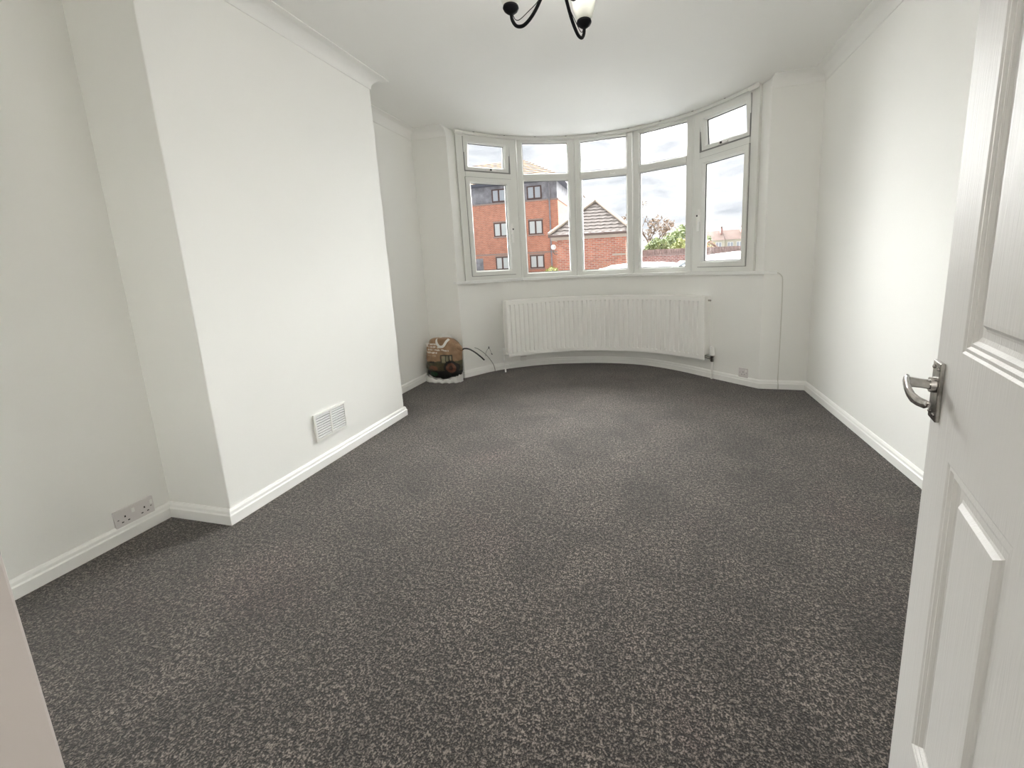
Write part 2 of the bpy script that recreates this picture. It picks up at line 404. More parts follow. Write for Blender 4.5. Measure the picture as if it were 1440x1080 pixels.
ZB, ZT = 1.003, 2.458
WL = ['leftmost bay window unit with an opening casement and top vent', 'second bay window unit from the left, fixed panes',
      'middle bay window unit with fixed panes', 'fourth bay window unit from the left, fixed panes', 'rightmost bay window unit with an opening casement and top vent']
for k in range(5):
    P3, L = unit_space(k)
    opening = k in (0, 4)
    root = empty('window_%d' % (k + 1), (V[k].x, V[k].y, ZB)); tag(root, WL[k], kind='structure')
    def put(mb, name, material, parent=None, **kw):
        par = parent or root
        o = mb.build(name, material, None, **kw)
        o.parent = par
        o.matrix_parent_inverse = Matrix.Translation(-(root.location))
        return o
    def put_sub(mb, name, material, par, **kw):
        o = mb.build(name, material, None, **kw); o.parent = par; return o
    w = 0.082 if opening else 0.062
    s0, s1 = .014, L - .014
    if k == 0: s0 = -.004
    if k == 4: s1 = L + .004
    mb = MB()
    # outer frame as four mitred members in one ring, top and bottom thinner than the sides
    rows = []
    for a, az, azt, d in ((0, 0, 0, -.035), (0, 0, 0, .03), (w - .012, .040, .044, .03), (w, .052, .056, .012), (w, .052, .056, -.035)):
        rows.append([P3(s0 + a, ZB + az, d), P3(s1 - a, ZB + az, d), P3(s1 - a, ZT - azt, d), P3(s0 + a, ZT - azt, d)])
    rows.append(rows[0]); mb.loft(rows, caps=False)
    put(mb, 'window_frame', M['upvc'], bevel=.0012)
    # transom bar
    mb = MB(); A = []
    for s in (s0 + w - .004, s1 - w + .004):
        A.append([P3(s, 2.022, -.03), P3(s, 2.022, .012), P3(s, 2.034, .03), P3(s, 2.088, .03), P3(s, 2.100, .012), P3(s, 2.100, -.03)])
    mb.loft(A); put(mb, 'transom', M['upvc'])
    # post at the joint with the next unit
    if k < 4:
        mb = MB(); q = []
        Vn = V[k + 1]; rad = (Vn - C0).normalized(); tg = Vector((rad.y, -rad.x))
        for u, d in ((-.016, .05), (.016, .05), (.009, -.012), (.008, -.026), (.003, -.032), (-.003, -.032), (-.008, -.026), (-.009, -.012)):
            p = Vn + tg * u + rad * d; q.append((p.x, p.y))
        mb.prism(q, ZB, ZT); put(mb, 'corner_post', M['upvc'])
    if not opening:
        for z0, z1 in ((ZB + .05, 2.024), (2.098, ZT - .054)):
            mb = MB(); slab(mb, P3, s0 + w - .002, s1 - w + .002, z0, z1, -.010, -.004); pn = put(mb, 'pane', M['glass'])
            mb = MB(); ring(mb, P3, s0 + w - .003, s1 - w + .003, z0 + .001, z1 - .001, [(0, -.003), (.0, .004), (.006, .004), (.006, -.003)]); put_sub(mb, 'gasket', M['gasket'], pn)
        if k == 2:
            mb = MB(); pts = [P3(L * .62 + t * .05, 2.052 - .010 * math.sin(math.pi * t), .034 + .010 * math.sin(math.pi * t)) for t in (0, .25, .5, .75, 1)]
            mb.tube(pts, .004, 6); put(mb, 'vent_catch', M['white_plastic'], smooth=True)
    else:
        a, b = s0 + w - .010, s1 - w + .010
        PR = [(0, .014), (0, .046), (.040, .046), (.053, .026), (.053, -.026), (.010, -.026)]
        mb = MB(); ring(mb, P3, a, b, ZB + .044, 2.031, PR); sash = put(mb, 'casement_sash', M['upvc'], bevel=.0012)
        mb = MB(); slab(mb, P3, a + .051, b - .051, ZB + .095, 1.980, -.010, -.004); put_sub(mb, 'pane', M['glass'], sash)
        mb = MB(); ring(mb, P3, a + .051, b - .051, ZB + .095, 1.980, [(0, -.003), (.0, .006), (.007, .006), (.007, -.003)]); put_sub(mb, 'gasket', M['gasket'], sash)
        mb = MB(); ring(mb, P3, a - .005, b + .005, ZB + .039, 2.036, [(0, .028), (0, .0325), (.008, .0325), (.008, .028)]); put_sub(mb, 'sash_shadow_line', M['shadow_line'], sash)  # grey ring drawn as the shaded gap between sash and frame
        # handle on the side of the joint
        hs = (b - .022) if k == 0 else (a + .022)
        mb = MB(); slab(mb, P3, hs - .012, hs + .012, 1.47, 1.58, .046, .058); 
        slab(mb, P3, hs - .009, hs + .009, 1.38, 1.50, .064, .078); slab(mb, P3, hs - .009, hs + .009, 1.49, 1.53, .058, .078)
        put_sub(mb, 'casement_handle', M['white_plastic'], sash, bevel=.003)
        mb = MB(); slab(mb, P3, hs - .007, hs + .007, 1.513, 1.527, .078, .082); put_sub(mb, 'handle_button', M['dark_slot'], sash)
        sh = 0.10   # top vent pushed open a little at the bottom
        mb = MB(); ring(mb, P3, a, b, 2.091, ZT - .046, PR, sh); sash = put(mb, 'top_vent_sash', M['upvc'], bevel=.0012)
        mb = MB(); slab(mb, P3, a + .051, b - .051, 2.142, ZT - .097, -.010, -.004, sh, ZT - .046); put_sub(mb, 'pane', M['glass'], sash)
        mb = MB(); ring(mb, lambda s, z, d: P3(s, z, d - sh * .051), a + .051, b - .051, 2.142, ZT - .097, [(0, -.003), (.0, .006), (.007, .006), (.007, -.003)], sh); put_sub(mb, 'gasket', M['gasket'], sash)
        mb = MB(); ring(mb, P3, a - .004, b + .004, 2.087, ZT - .042, [(0, .022), (0, .0315), (.012, .0315), (.012, -.03), (.004, -.03)]); put_sub(mb, 'sash_shadow_line', M['shadow_line'], sash)
        mid = (a + b) / 2 + (.03 if k == 0 else -.02)
        mb = MB(); slab(mb, P3, mid - .055, mid + .055, 2.108, 2.122, .046, .056, sh, ZT - .046); slab(mb, P3, mid - .012, mid + .06, 2.104, 2.116, .056, .068, sh, ZT - .046)
        put_sub(mb, 'vent_handle', M['white_plastic'], sash, bevel=.002)
        mb = MB(); slab(mb, P3, mid - .010, mid + .008, 2.106, 2.122, .068, .074, sh, ZT - .046); put_sub(mb, 'handle_button', M['dark_slot'], sash)

# sill boards
def bay_radius(a):
    d = Vector((math.sin(math.radians(a)), math.cos(math.radians(a)))); best = None
    for p, q in zip(bay[:-1], bay[1:]):
        p, q = Vector(p), Vector(q); e = q - p; den = d.x * e.y - d.y * e.x
        if abs(den) < 1e-9: continue
        w_ = p - C0; t = (w_.x * e.y - w_.y * e.x) / den; s = (w_.x * d.y - w_.y * d.x) / den
        if -1e-6 <= s <= 1 + 1e-6 and t > 0: best = t
    return best or 1.55
sill = empty('window_sill', (C0.x, C0.y + 1.5, .972)); tag(sill, 'white segmented sill boards round the bay window', kind='structure')
fr = [onarc(a, bay_radius(a) - .032) for a in ANG[1:5]]
bk = [onarc(a, RW + .07) for a in ANG[1:5]]
F = [Vector((-1.897, 3.793))] + fr + [Vector((.902, 3.714))]
B = [Vector((V[0].x - .05, V[0].y + .06))] + bk + [Vector((V[5].x + .03, V[5].y + .07))]
for k in range(5):
    mb = MB(); poly = [F[k], F[k + 1], B[k + 1], B[k]]
    if k == 0: poly = [Vector((-1.935, 3.795)), F[0], F[1], B[1], B[0], Vector((-1.888, 3.818)), Vector((-1.933, 3.818))]
    if k == 4: poly = [F[4], F[5], Vector((.995, 3.712)), Vector((.995, 3.733)), Vector((.896, 3.737)), B[5], B[4]]
    mb.prism([(p.x, p.y) for p in poly], .973, 1.003)
    o = mb.build('sill_board', M['sill'], None, bevel=.003); o.parent = sill; o.matrix_parent_inverse = Matrix.Translation(-sill.location)

# ------------------------------------------------------------------ internal door, open into the room
DT = 0.035
dd = Vector((0.28197, 0.95942)); E2 = Vector((.491, .85)); hinge = E2 - dd * .762
door = empty('door_1', (hinge.x, hinge.y, 0.012)); tag(door, 'white moulded panel door standing open at the right edge', kind='structure')
door.rotation_euler = (0, 0, math.atan2(dd.y, dd.x))
# local: x from hinge to leading edge, y toward the camera side (left of travel), z up
DW, DHt = 0.762, 1.981
def lp(s, z, d): return (DW - s, d, z - .012)     # s measured from the leading edge, d out of the visible face
xs = [(0.112, 0.338), (0.424, 0.650)]
zs = [(0.235, 0.784), (0.962, 1.865)]
mb = MB()
gs = [0, .112, .338, .424, .650, .762]; gz = [.012, .235, .784, .962, 1.865, 1.993]
for i in range(5):
    for j in range(5):
        if i in (1, 3) and j in (1, 3): continue
        mb.add([lp(gs[i], gz[j], 0), lp(gs[i + 1], gz[j], 0), lp(gs[i + 1], gz[j + 1], 0), lp(gs[i], gz[j + 1], 0)], [(0, 1, 2, 3)])
mb.add([lp(0, .012, -DT), lp(.762, .012, -DT), lp(.762, 1.993, -DT), lp(0, 1.993, -DT)], [(0, 1, 2, 3)])
for a, b in (((0, .012), (.762, .012)), ((.762, .012), (.762, 1.993)), ((.762, 1.993), (0, 1.993)), ((0, 1.993), (0, .012))):
    mb.add([lp(*a, 0), lp(*b, 0), lp(*b, -DT), lp(*a, -DT)], [(0, 1, 2, 3)])
slab_o = mb.build('door_slab', M['door'], door)
# moulded recess then raised field, one part per panel
MP = [(0, 0), (.004, -.002), (.009, -.0015), (.013, -.005), (.018, -.0045), (.023, -.009), (.030, -.0105), (.040, -.0105), (.044, -.009), (.050, -.0035), (.056, -.003)]
for a, b in xs:
    for c, d in zs:
        mb = MB()
        rows = [[lp(a + i, c + i, q), lp(b - i, c + i, q), lp(b - i, d - i, q), lp(a + i, d - i, q)] for i, q in MP]
        mb.loft(rows, caps=False); k = rows[-1]; mb.add(k, [(0, 1, 2, 3)])
        mb.build('door_panel', M['door'], door, smooth=False)
# lever handle on a short backplate
def lbox(mb, s0, s1, z0, z1, d0, d1):
    mb.box((DW - s1, d0, z0 - .012), (DW - s0, d1, z1 - .012))
mb = MB(); lbox(mb, .010, .050, .826, .930, 0, .007); hp = mb.build('door_handle', M['chrome'], door, bevel=.002)
tag(hp, 'worn chrome lever handle plate')
mb = MB()
mb.tube([lp(.030, .888, .005), lp(.030, .888, .014)], [.014, .013], 14)
mb.tube([lp(.030, .888, .012), lp(.030, .889, .025), lp(.030, .890, .041)], [.0085, .008, .009], 12)
mb.build('spindle_neck', M['chrome'], hp, smooth=True)
mb = MB()
def lever_ring(s, z, d, w_, h_):
    out = []
    for k in range(12):
        t = 2 * math.pi * k / 12; out.append(lp(s, z + h_ * math.sin(t), d + w_ * math.cos(t)))
    return out
LV = [(.019, .890, .042, .004, .009), (.028, .891, .044, .0055, .0125), (.042, .887, .0455, .005, .0125), (.058, .880, .0455, .0045, .011), (.072, .874, .043, .0045, .0095), (.083, .871, .038, .0045, .0085), (.092, .870, .032, .0045, .008), (.098, .871, .028, .003, .005)]
mb.loft([lever_ring(*q) for q in LV]); mb.build('lever', M['chrome'], hp, smooth=True, angle=60)
for s in (.018, .042):
    for z in (.838, .918):
        mb = MB(); mb.tube([lp(s, z, .006), lp(s, z, .0085), lp(s, z, .0095)], [.0036, .0034, .0015], 10); mb.build('screw', M['chrome'], hp, smooth=True)
for z in (.25, 1.0, 1.75):
    mb = MB(); mb.tube([lp(.764, z - .04, -.002), lp(.764, z + .04, -.002)], .006, 10); mb.build('hinge', M['chrome'], door, smooth=True)
door.rotation_euler = (0, 0, math.atan2(dd.y, dd.x))

# ------------------------------------------------------------------ radiator, curved to follow the bay
RC = Vector((-.488, 3.029)); RR = 1.371; TH = math.asin(.968 / RR)
def rp3(t, r, z): return (RC.x + r * math.sin(t), RC.y + r * math.cos(t), z)
rad = empty('radiator', (-.488, 4.42, 0.0), 'long curved white panel radiator under the bay window', 'radiator')
def rput(mb, name, material, parent=None, **kw):
    o = mb.build(name, material, None, **kw); o.parent = parent or rad
    if parent is None: o.matrix_parent_inverse = Matrix.Translation(-rad.location)
    return o
NR = 42; Z0, Z1 = .18, .775
ts = []; gr = []
edge = .022
step = (2 * TH - 2 * edge) / NR
ts.append(-TH); gr.append(0); ts.append(-TH + edge * .6); gr.append(0)
for i in range(NR):
    b0 = -TH + edge + i * step
    for f, g in ((.10, 1), (.30, 1), (.42, 0), (.96, 0)): ts.append(b0 + f * step); gr.append(g)
ts.append(TH - edge * .6); gr.append(0); ts.append(TH); gr.append(0)
zrow = [(Z0, .0), (Z0 + .006, -.004), (Z0 + .036, -.004), (Z0 + .046, 1), (Z1 - .050, 1), (Z1 - .040, -.004), (Z1 - .006, -.004), (Z1, .0)]
mb = MB(); rows = []
for z, g in zrow:
    rows.append([rp3(t, RR + (.011 * q if g == 1 else 0.0), z) for t, q in zip(ts, gr)])
mb.loft(rows, caps=False, closed=False)
# returns at the edges of the pressed sheet
mb.loft([[rp3(t, RR, Z0) for t in ts], [rp3(t, RR + .016, Z0) for t in ts]], caps=False, closed=False)
mb.loft([[rp3(t, RR, Z1) for t in ts], [rp3(t, RR + .016, Z1) for t in ts]], caps=False, closed=False)
for t in (-TH, TH): mb.add([rp3(t, RR, Z0), rp3(t, RR + .016, Z0), rp3(t, RR + .016, Z1), rp3(t, RR, Z1)], [(0, 1, 2, 3)])
rput(mb, 'front_panel', M['rad'], smooth=True, angle=25)
arcs = [(-TH + 2 * TH * i / 40) for i in range(41)]
mb = MB(); mb.loft([[rp3(t, RR + .078, Z0 + .01), rp3(t, RR + .092, Z0 + .01), rp3(t, RR + .092, Z1 - .01), rp3(t, RR + .078, Z1 - .01)] for t in arcs]); rput(mb, 'rear_panel', M['rad'], smooth=True)
mb = MB(); mb.loft([[rp3(t, RR + .004, Z1 - .012), rp3(t, RR + .094, Z1 - .012), rp3(t, RR + .092, Z1 + .003), rp3(t, RR + .006, Z1 + .003)] for t in arcs]); rput(mb, 'top_grille', M['rad'], smooth=True)
for sg in (-1, 1):
    t = sg * (TH - .002)
    mb = MB(); mb.loft([[rp3(t, RR + .010, z), rp3(t, RR + .09, z), rp3(t + sg * .004, RR + .09, z), rp3(t + sg * .004, RR + .010, z)] for z in (Z0 + .05, Z1 - .005)]); rput(mb, 'side_panel', M['rad'])
for t in (-.55, -.18, .18, .55):
    mb = MB(); mb.loft([[rp3(t + a, r, z) for a, r in ((-.012, RR + .09), (.012, RR + .09), (.012, RR + .165), (-.012, RR + .165))] for z in (.30, .66)]); rput(mb, 'bracket', M['rad'])
# left lockshield valve and pipe
a = Vector(rp3(-TH, RR + .05, .21)); vx, vy = -1.535, 4.075
mb = MB(); mb.lathe([(.009, 0.0), (.009, .12), (.0, .12)], (vx, vy, 0), 12); lv = rput(mb, 'pipe', M['rad'], smooth=True)
mb = MB(); mb.lathe([(.012, .115), (.017, .120), (.017, .150), (.014, .160), (.014, .180), (.018, .190), (.019, .235), (.016, .258), (.006, .266)], (vx, vy, 0), 16); lk = rput(mb, 'lockshield_valve', M['white_plastic'], smooth=True, angle=50)
mb = MB(); mb.tube([(vx, vy, .198), (a.x, a.y, .205), (a.x + .02, a.y + .01, .206)], [.011, .012, .012], 10); rput(mb, 'union_nut', M['rad'], smooth=True)
mb = MB(); mb.tube([(vx, vy, .085), (vx + .05, vy - .01, .085), (vx + .052, vy - .01, .062)], .007, 8); rput(mb, 'drain_spout', M['rad'], smooth=True)
# right thermostatic valve
a = Vector(rp3(TH, RR + .05, .21)); vx, vy = .556, 4.0
mb = MB(); mb.lathe([(.009, 0.0), (.009, .04), (.012, .042), (.012, .055), (.009, .057), (.009, .17), (.0, .17)], (vx, vy, 0), 12); rput(mb, 'pipe', M['rad'], smooth=True)
mb = MB(); mb.lathe([(.012, .165), (.016, .170), (.016, .205), (.020, .214), (.020, .226), (.012, .228)], (vx, vy, 0), 16); rput(mb, 'valve_body', M['chrome'], smooth=True)
mb = MB(); mb.lathe([(.014, .224), (.024, .230), (.025, .262), (.021, .275), (.021, .302), (.016, .311), (.004, .312)], (vx, vy, 0), 18); tv = rput(mb, 'thermostat_head', M['white_plastic'], smooth=True, angle=40)
mb = MB(); mb.tube([(vx, vy, .190), (a.x - .01, a.y + .0, .205), (a.x - .03, a.y + .02, .206)], [.010, .011, .011], 10); rput(mb, 'union_nut', M['chrome'], smooth=True)
mb = MB(); q = Vector(rp3(TH, RR + .05, .74)); mb.tube([q, (q.x + .02, q.y - .02, q.z)], .008, 8); rput(mb, 'bleed_plug', M['chrome'], smooth=True)

# ------------------------------------------------------------------ sockets
def socket(name, origin, xdir, nrm, gangs, label, sw=True):
    """plate centred on origin, xdir along the wall, nrm out of the wall"""
    X = Vector(xdir).normalized(); Nn = Vector(nrm).normalized(); Zv = Vector((0, 0, 1)); O = Vector(origin)
    w_ = .146 if gangs == 2 else .086
    root = empty(name, tuple(O), label, 'socket')
    def bx(mb, x0, x1, z0, z1, d0, d1):
        vs = [X * x + Zv * z + Nn * d for d in (d0, d1) for x, z in ((x0, z0), (x1, z0), (x1, z1), (x0, z1))]
        mb.add(vs, [(0, 1, 2, 3), (7, 6, 5, 4), (0, 4, 5, 1), (1, 5, 6, 2), (2, 6, 7, 3), (3, 7, 4, 0)])
    mb = MB(); bx(mb, -w_ / 2, w_ / 2, -.043, .043, 0, .010); mb.build('face_plate', M['socket'], root, bevel=.002)
    for g in range(gangs):
        cx = 0 if gangs == 1 else (-.036 + .072 * g)
        for x, z, a, b in ((cx, .006, .0024, .004), (cx - .011, -.016, .0036, .0022), (cx + .011, -.016, .0036, .0022)):
            mb = MB(); bx(mb, x - a, x + a, z - b, z + b, .0098, .0106); mb.build('pin_slot', M['dark_slot'], root)
        sx = cx + (.026 if g == gangs - 1 else (.030 if gangs == 2 else .026))
        mb = MB(); bx(mb, sx - .006, sx + .006, .008, .028, .0095, .0125); mb.build('rocker_switch', M['white_plastic'], root, bevel=.0015)
    for x in (-w_ / 2 + .012, w_ / 2 - .012):
        mb = MB(); bx(mb, x - .0028, x + .0028, -.0015, .0015, .0098, .0106); mb.build('screw', M['dark_slot'], root)
    return root
socket('double_socket', (XA, 1.172, .102), (0, 1, 0), (1, 0, 0), 2, 'white double socket just above the skirting in the near left alcove')
wd = Vector((.334, -.293, 0)).normalized()
socket('single_socket', (.797, 3.8255, .113), wd, (wd.y, -wd.x, 0), 1, 'small white single socket right of the radiator in the bay')
# small junction box on the skirting below the radiator
jb = empty('junction_box', (-1.40, 4.312, .0), 'tiny white cable box on the skirting under the radiator left end', 'cable box')
jd = Vector((.43, .268, 0)).normalized(); jn = Vector((jd.y, -jd.x, 0))
def jbox(mb, x0, x1, z0, z1, d0, d1):
    vs = [jd * x + Vector((0, 0, z)) + jn * d for d in (d0, d1) for x, z in ((x0, z0), (x1, z0), (x1, z1), (x0, z1))]
    mb.add(vs, [(0, 1, 2, 3), (7, 6, 5, 4), (0, 4, 5, 1), (1, 5, 6, 2), (2, 6, 7, 3), (3, 7, 4, 0)])
mb = MB(); jbox(mb, -.035, .035, .078, .122, -.004, .02); mb.build('box_body', M['white_plastic'], jb, bevel=.003)
mb = MB(); jbox(mb, -.032, .032, .122, .128, -.004, .021); mb.build('box_lid', M['socket'], jb)

# ------------------------------------------------------------------ louvred air vent on the chimney breast
vent = empty('air_vent', (XL, 1.967, .245), 'white louvred plastic air vent low on the chimney breast', 'air vent')
def vb(mb, y0, y1, z0, z1, x0, x1): mb.box((x0, y0, z0), (x1, y1, z1))
hw, hh = .127, .083
mb = MB(); vb(mb, -hw + .008, hw - .008, -hh + .008, hh - .008, 0, .002); mb.build('backing', M['vent_grey'], vent)
mb = MB()
for q in ((-hw, -hw + .014, -hh, hh), (hw - .014, hw, -hh, hh), (-hw + .014, hw - .014, -hh, -hh + .014), (-hw + .014, hw - .014, hh - .014, hh), (-.006, .006, -hh + .014, hh - .014)):
    vb(mb, *q, 0, .011)
mb.build('vent_frame', M['white_plastic'], vent, bevel=.0015)
for c in range(2):
    y0, y1 = ((-hw + .016, -.008), (.008, hw - .016))[c]
    for r in range(9):
        zc = hh - .0225 - r * .01515
        mb = MB(); mb.loft([[(.0015, y, zc + .0055), (.009, y, zc + .0035), (.010, y, zc - .0035), (.0085, y, zc - .0045), (.0015, y, zc - .002)] for y in (y0, y1)])
        mb.build('slat', M['vent_white'], vent)

# ------------------------------------------------------------------ curtain track under the bay ceiling
trk = empty('curtain_track', (C0.x, C0.y + 1.57, H - .02), 'white curtain track following the curve above the bay window', 'curtain track')
def tput(mb, name, material, **kw):
    o = mb.build(name, material, None, **kw); o.parent = trk; o.matrix_parent_inverse = Matrix.Translation(-trk.location); return o
aa = [-55.5 + (59.5 + 55.5) * i / 60 for i in range(61)]
mb = MB(); mb.loft([[(*onarc(a, r), z) for r, z in ((1.553, H - .030), (1.553, H - .006), (1.556, H - .003), (1.573, H - .003), (1.575, H - .030))] for a in aa])
tput(mb, 'rail', M['upvc'], smooth=True)
for a0, a1 in ((-55.8, -52.6), (57.2, 60.2)):
    mb = MB(); n = 9; path_ = []; rr = []
    for i in range(n):
        p = onarc(a0 + (a1 - a0) * i / (n - 1), 1.560); path_.append((p.x, p.y, H - .022)); rr.append(.019 if i % 2 == 0 else .015)
    mb.tube(path_, rr, 12); tput(mb, 'end_pulley', M['white_plastic'], smooth=True, angle=60)
for a in range(-48, 58, 12):
    p = onarc(a, 1.564); mb = MB(); mb.lathe([(.006, H - .004), (.012, H - .003), (.012, H + .001)], (p.x, p.y, 0), 8); tput(mb, 'bracket', M['vent_grey'])

# ------------------------------------------------------------------ ceiling light with three curved arms
LC = Vector((-.34, 1.703))
lamp = empty('ceiling_light', (LC.x, LC.y, H), 'black wrought iron ceiling light with upturned frosted glass shades', 'ceiling light')
def lput(mb, name, material, parent=None, **kw):
    o = mb.build(name, material, None, **kw)
    o.parent = parent or lamp
    if parent is None: o.matrix_parent_inverse = Matrix.Translation(-lamp.location)
    return o
shade_m, t_, b_ = new_mat('frosted_shade_glass')
b_.inputs['Base Color'].default_value = (.78, .78, .74, 1); b_.inputs['Roughness'].default_value = .45
b_.inputs['Transmission Weight'].default_value = .35; b_.inputs['IOR'].default_value = 1.2
M['shade'] = shade_m
mb = MB(); mb.lathe([(.058, H), (.055, H - .02), (.02, H - .035), (.008, H - .04), (.008, 2.26), (.022, 2.245), (.026, 2.215), (.016, 2.19), (.006, 2.182), (.010, 2.172), (.001, 2.163)], (LC.x, LC.y, 0), 18)
lput(mb, 'stem', M['black'], smooth=True, angle=50)
for ang in (186, 66, 306):
    d = Vector((math.cos(math.radians(ang)), math.sin(math.radians(ang))))
    q = lambda r, z: (LC.x + d.x * r, LC.y + d.y * r, z)
    pts = catmull([q(.012, 2.225), q(.040, 2.165), q(.085, 2.085), q(.128, 2.040), q(.160, 2.036), q(.178, 2.058), q(.182, 2.085)], 5)
    mb = MB(); mb.tube(pts, .0065, 10); arm = lput(mb, 'arm', M['black'], smooth=True)
    mb = MB(); mb.lathe([(.007, 2.080), (.016, 2.084), (.026, 2.092), (.031, 2.101), (.029, 2.108), (.012, 2.110)], (LC.x + d.x * .182, LC.y + d.y * .182, 0), 18); lput(mb, 'cup', M['black'], arm, smooth=True)
    mb = MB(); mb.tube(catmull([q(.018, 2.19), q(.07, 2.118), q(.12, 2.078), q(.150, 2.058), q(.166, 2.060), q(.174, 2.075)], 4), .0014, 6); lput(mb, 'lamp_wire', M['black'], arm, smooth=True)
    prof = [(.022, 2.108), (.034, 2.122), (.044, 2.15), (.050, 2.19), (.060, 2.225)]
    mb = MB(); mb.lathe(prof + [(r - .003, z) for r, z in reversed(prof)], (LC.x + d.x * .182, LC.y + d.y * .182, 0), 24); lput(mb, 'lamp_shade', M['shade'], arm, smooth=True, angle=60)
    ld = bpy.data.lights.new('bulb_fill_light', 'POINT'); ld.energy = BULB_FILL; ld.shadow_soft_size = .03; ld.color = (1, .97, .93)  # added room fill; the bulb itself gives no light
    lo_ = bpy.data.objects.new('bulb_fill_light', ld); COL.objects.link(lo_); lo_.location = (LC.x + d.x * .182, LC.y + d.y * .182, 2.245)
    mb = MB(); mb.lathe([(.013, 2.108), (.013, 2.165), (.020, 2.18), (.021, 2.195), (.012, 2.215), (.001, 2.22)], (LC.x + d.x * .182, LC.y + d.y * .182, 0), 14); lput(mb, 'bulb', M['bulb'], arm, smooth=True)

# ------------------------------------------------------------------ shopping bag in the far left corner
def bag_colour(x, z):
    """printed picture; x, z in bag units: x 0..1 left to right, z 0..1 bottom to top"""
    n = mnoise.noise(Vector((x * 9, z * 9, 3.1))); n2 = mnoise.noise(Vector((x * 26, z * 26, 8.0)))
    white = (.80, .79, .75); brown = (.33 + .08 * n, .20 + .05 * n, .11 + .03 * n)
    base = .07 + .16 * abs(x - .50) ** 1.5 * 2 + .010 * math.sin(x * 19)
    if z < base: return white
    c = brown
    if z < .50 + .02 * n2:
        g = .5 + .5 * n
        c = (.055 + .06 * g + .03 * n2, .05 + .05 * g + .03 * n2, .028 + .02 * g)
        if z < .27 + .04 * n: c = (.012, .012, .011)
        if (x - .30) ** 2 / .018 + (z - .34) ** 2 / .003 < 1 + n2: c = (.20, .085, .045)
        if (x - .27) ** 2 / .012 + (z - .19) ** 2 / .0035 < 1 + .4 * n2: c = (.02, .075, .03)
        if .20 < x < .36 and .46 < z < .52: c = (.035, .025, .02)
    # tractor: cab frame, big wheel
    if .54 < x < .83 and .47 < z < .65:
        c = (.30, .27, .17) if n < .2 else brown
        if z > .625 or x < .565 or .645 < x < .67 or .735 < x < .765 or x > .80: c = (.03, .028, .02)
    r = math.hypot((x - .77) / 1.0, (z - .345) / .92)
    if r < .185: c = (.012, .011, .010)
    if r < .125: c = (.16 + .05 * n2, .06, .035)
    if r < .06: c = (.06, .03, .02)
    # rows of pale print at the upper left
    for k, (z0, xa, xb) in enumerate(((.885, .20, .46), (.825, .10, .50), (.765, .07, .74), (.70, .05, .42), (.635, .06, .40))):
        if abs(z - z0 + .05 * (x - .2)) < (.017 if k < 4 else .008) and xa < x < xb and mnoise.noise(Vector((x * 34, k * 7.7, 0))) > -.28 and mnoise.noise(Vector((x * 120, z * 120, k))) > -.35:
            c = (.72, .66, .58) if k < 4 else (.5, .38, .27)
    return c
mt, t_, b_ = new_mat('printed_carrier_bag')
at = t_.nodes.new('ShaderNodeAttribute'); at.attribute_name = 'print'
t_.links.new(at.outputs['Color'], b_.inputs['Base Color']); b_.inputs['Roughness'].default_value = .42
M['bag'] = mt
bag = empty('carrier_bag', (-2.055, 3.69, 0), 'full brown printed carrier bag with white base in the far left corner', 'bag')
prof = [(0.0, -2.13, -1.945), (.012, -2.195, -1.895), (.03, -2.235, -1.872), (.06, -2.242, -1.865), (.11, -2.238, -1.862), (.20, -2.242, -1.858), (.30, -2.238, -1.86), (.35, -2.222, -1.872), (.395, -2.212, -1.885), (.43, -2.185, -1.925), (.445, -2.15, -1.965)]
def pint(z):
    for (a, b, c), (d, e, f) in zip(prof[:-1], prof[1:]):
        if a <= z <= d + 1e-9:
            t = (z - a) / (d - a); return b + (e - b) * t, c + (f - c) * t
    return prof[-1][1], prof[-1][2]
NZ, NS = 84, 168; verts = []; cols = []
for i in range(NZ + 1):
    z = .445 * i / NZ; xl, xr = pint(z); xm = (xl + xr) / 2; hw_ = (xr - xl) / 2
    dep = .096 * max(.12, math.sin(math.pi * min(1, max(0, (z + .06) / .56)))) ** .6
    dep *= 1.0 if z > .05 else (.75 + .25 * z / .05)
    for j in range(NS):
        t = 2 * math.pi * j / NS; cx_, sx_ = math.cos(t), math.sin(t)
        x = xm + hw_ * math.copysign(abs(cx_) ** .75, cx_); y = 3.70 - dep * math.copysign(abs(sx_) ** .8, sx_)
        w1 = mnoise.noise(Vector((x * 9, y * 9, z * 9))) * .016 + mnoise.noise(Vector((x * 24, y * 20, z * 24 + 4))) * .011
        amp = 1.0 if z > .02 else z / .02
        y -= w1 * amp * (1 if sx_ > 0 else .3)
        x += w1 * amp * .5 * cx_
        y = min(y, 3.792); x = max(x, -2.248)
        verts.append((x + 2.055, y - 3.69, z)); cols.append(bag_colour((x + 2.25) / .40, z / .445) + (1,))
faces = [(i * NS + j, i * NS + (j + 1) % NS, (i + 1) * NS + (j + 1) % NS, (i + 1) * NS + j) for i in range(NZ) for j in range(NS)]
faces += [tuple(reversed(range(NS))), tuple(range(NZ * NS, (NZ + 1) * NS))]
me = bpy.data.meshes.new('bag_body'); me.from_pydata(verts, [], faces); me.materials.append(M['bag'])
at = me.color_attributes.new('print', 'FLOAT_COLOR', 'POINT')
for i, c in enumerate(cols): at.data[i].color = c
for p in me.polygons: p.use_smooth = True
bm = bmesh.new(); bm.from_mesh(me); bmesh.ops.recalc_face_normals(bm, faces=bm.faces); bm.to_mesh(me); bm.free()
link(bpy.data.objects.new('bag_body', me), bag)
M['bag_white'] = mat('white_bag_plastic', (.82, .81, .78, 1), .4)
M['bag_brown'] = mat('brown_bag_plastic', (.34, .21, .115, 1), .45, vary=.2, vscale=40)
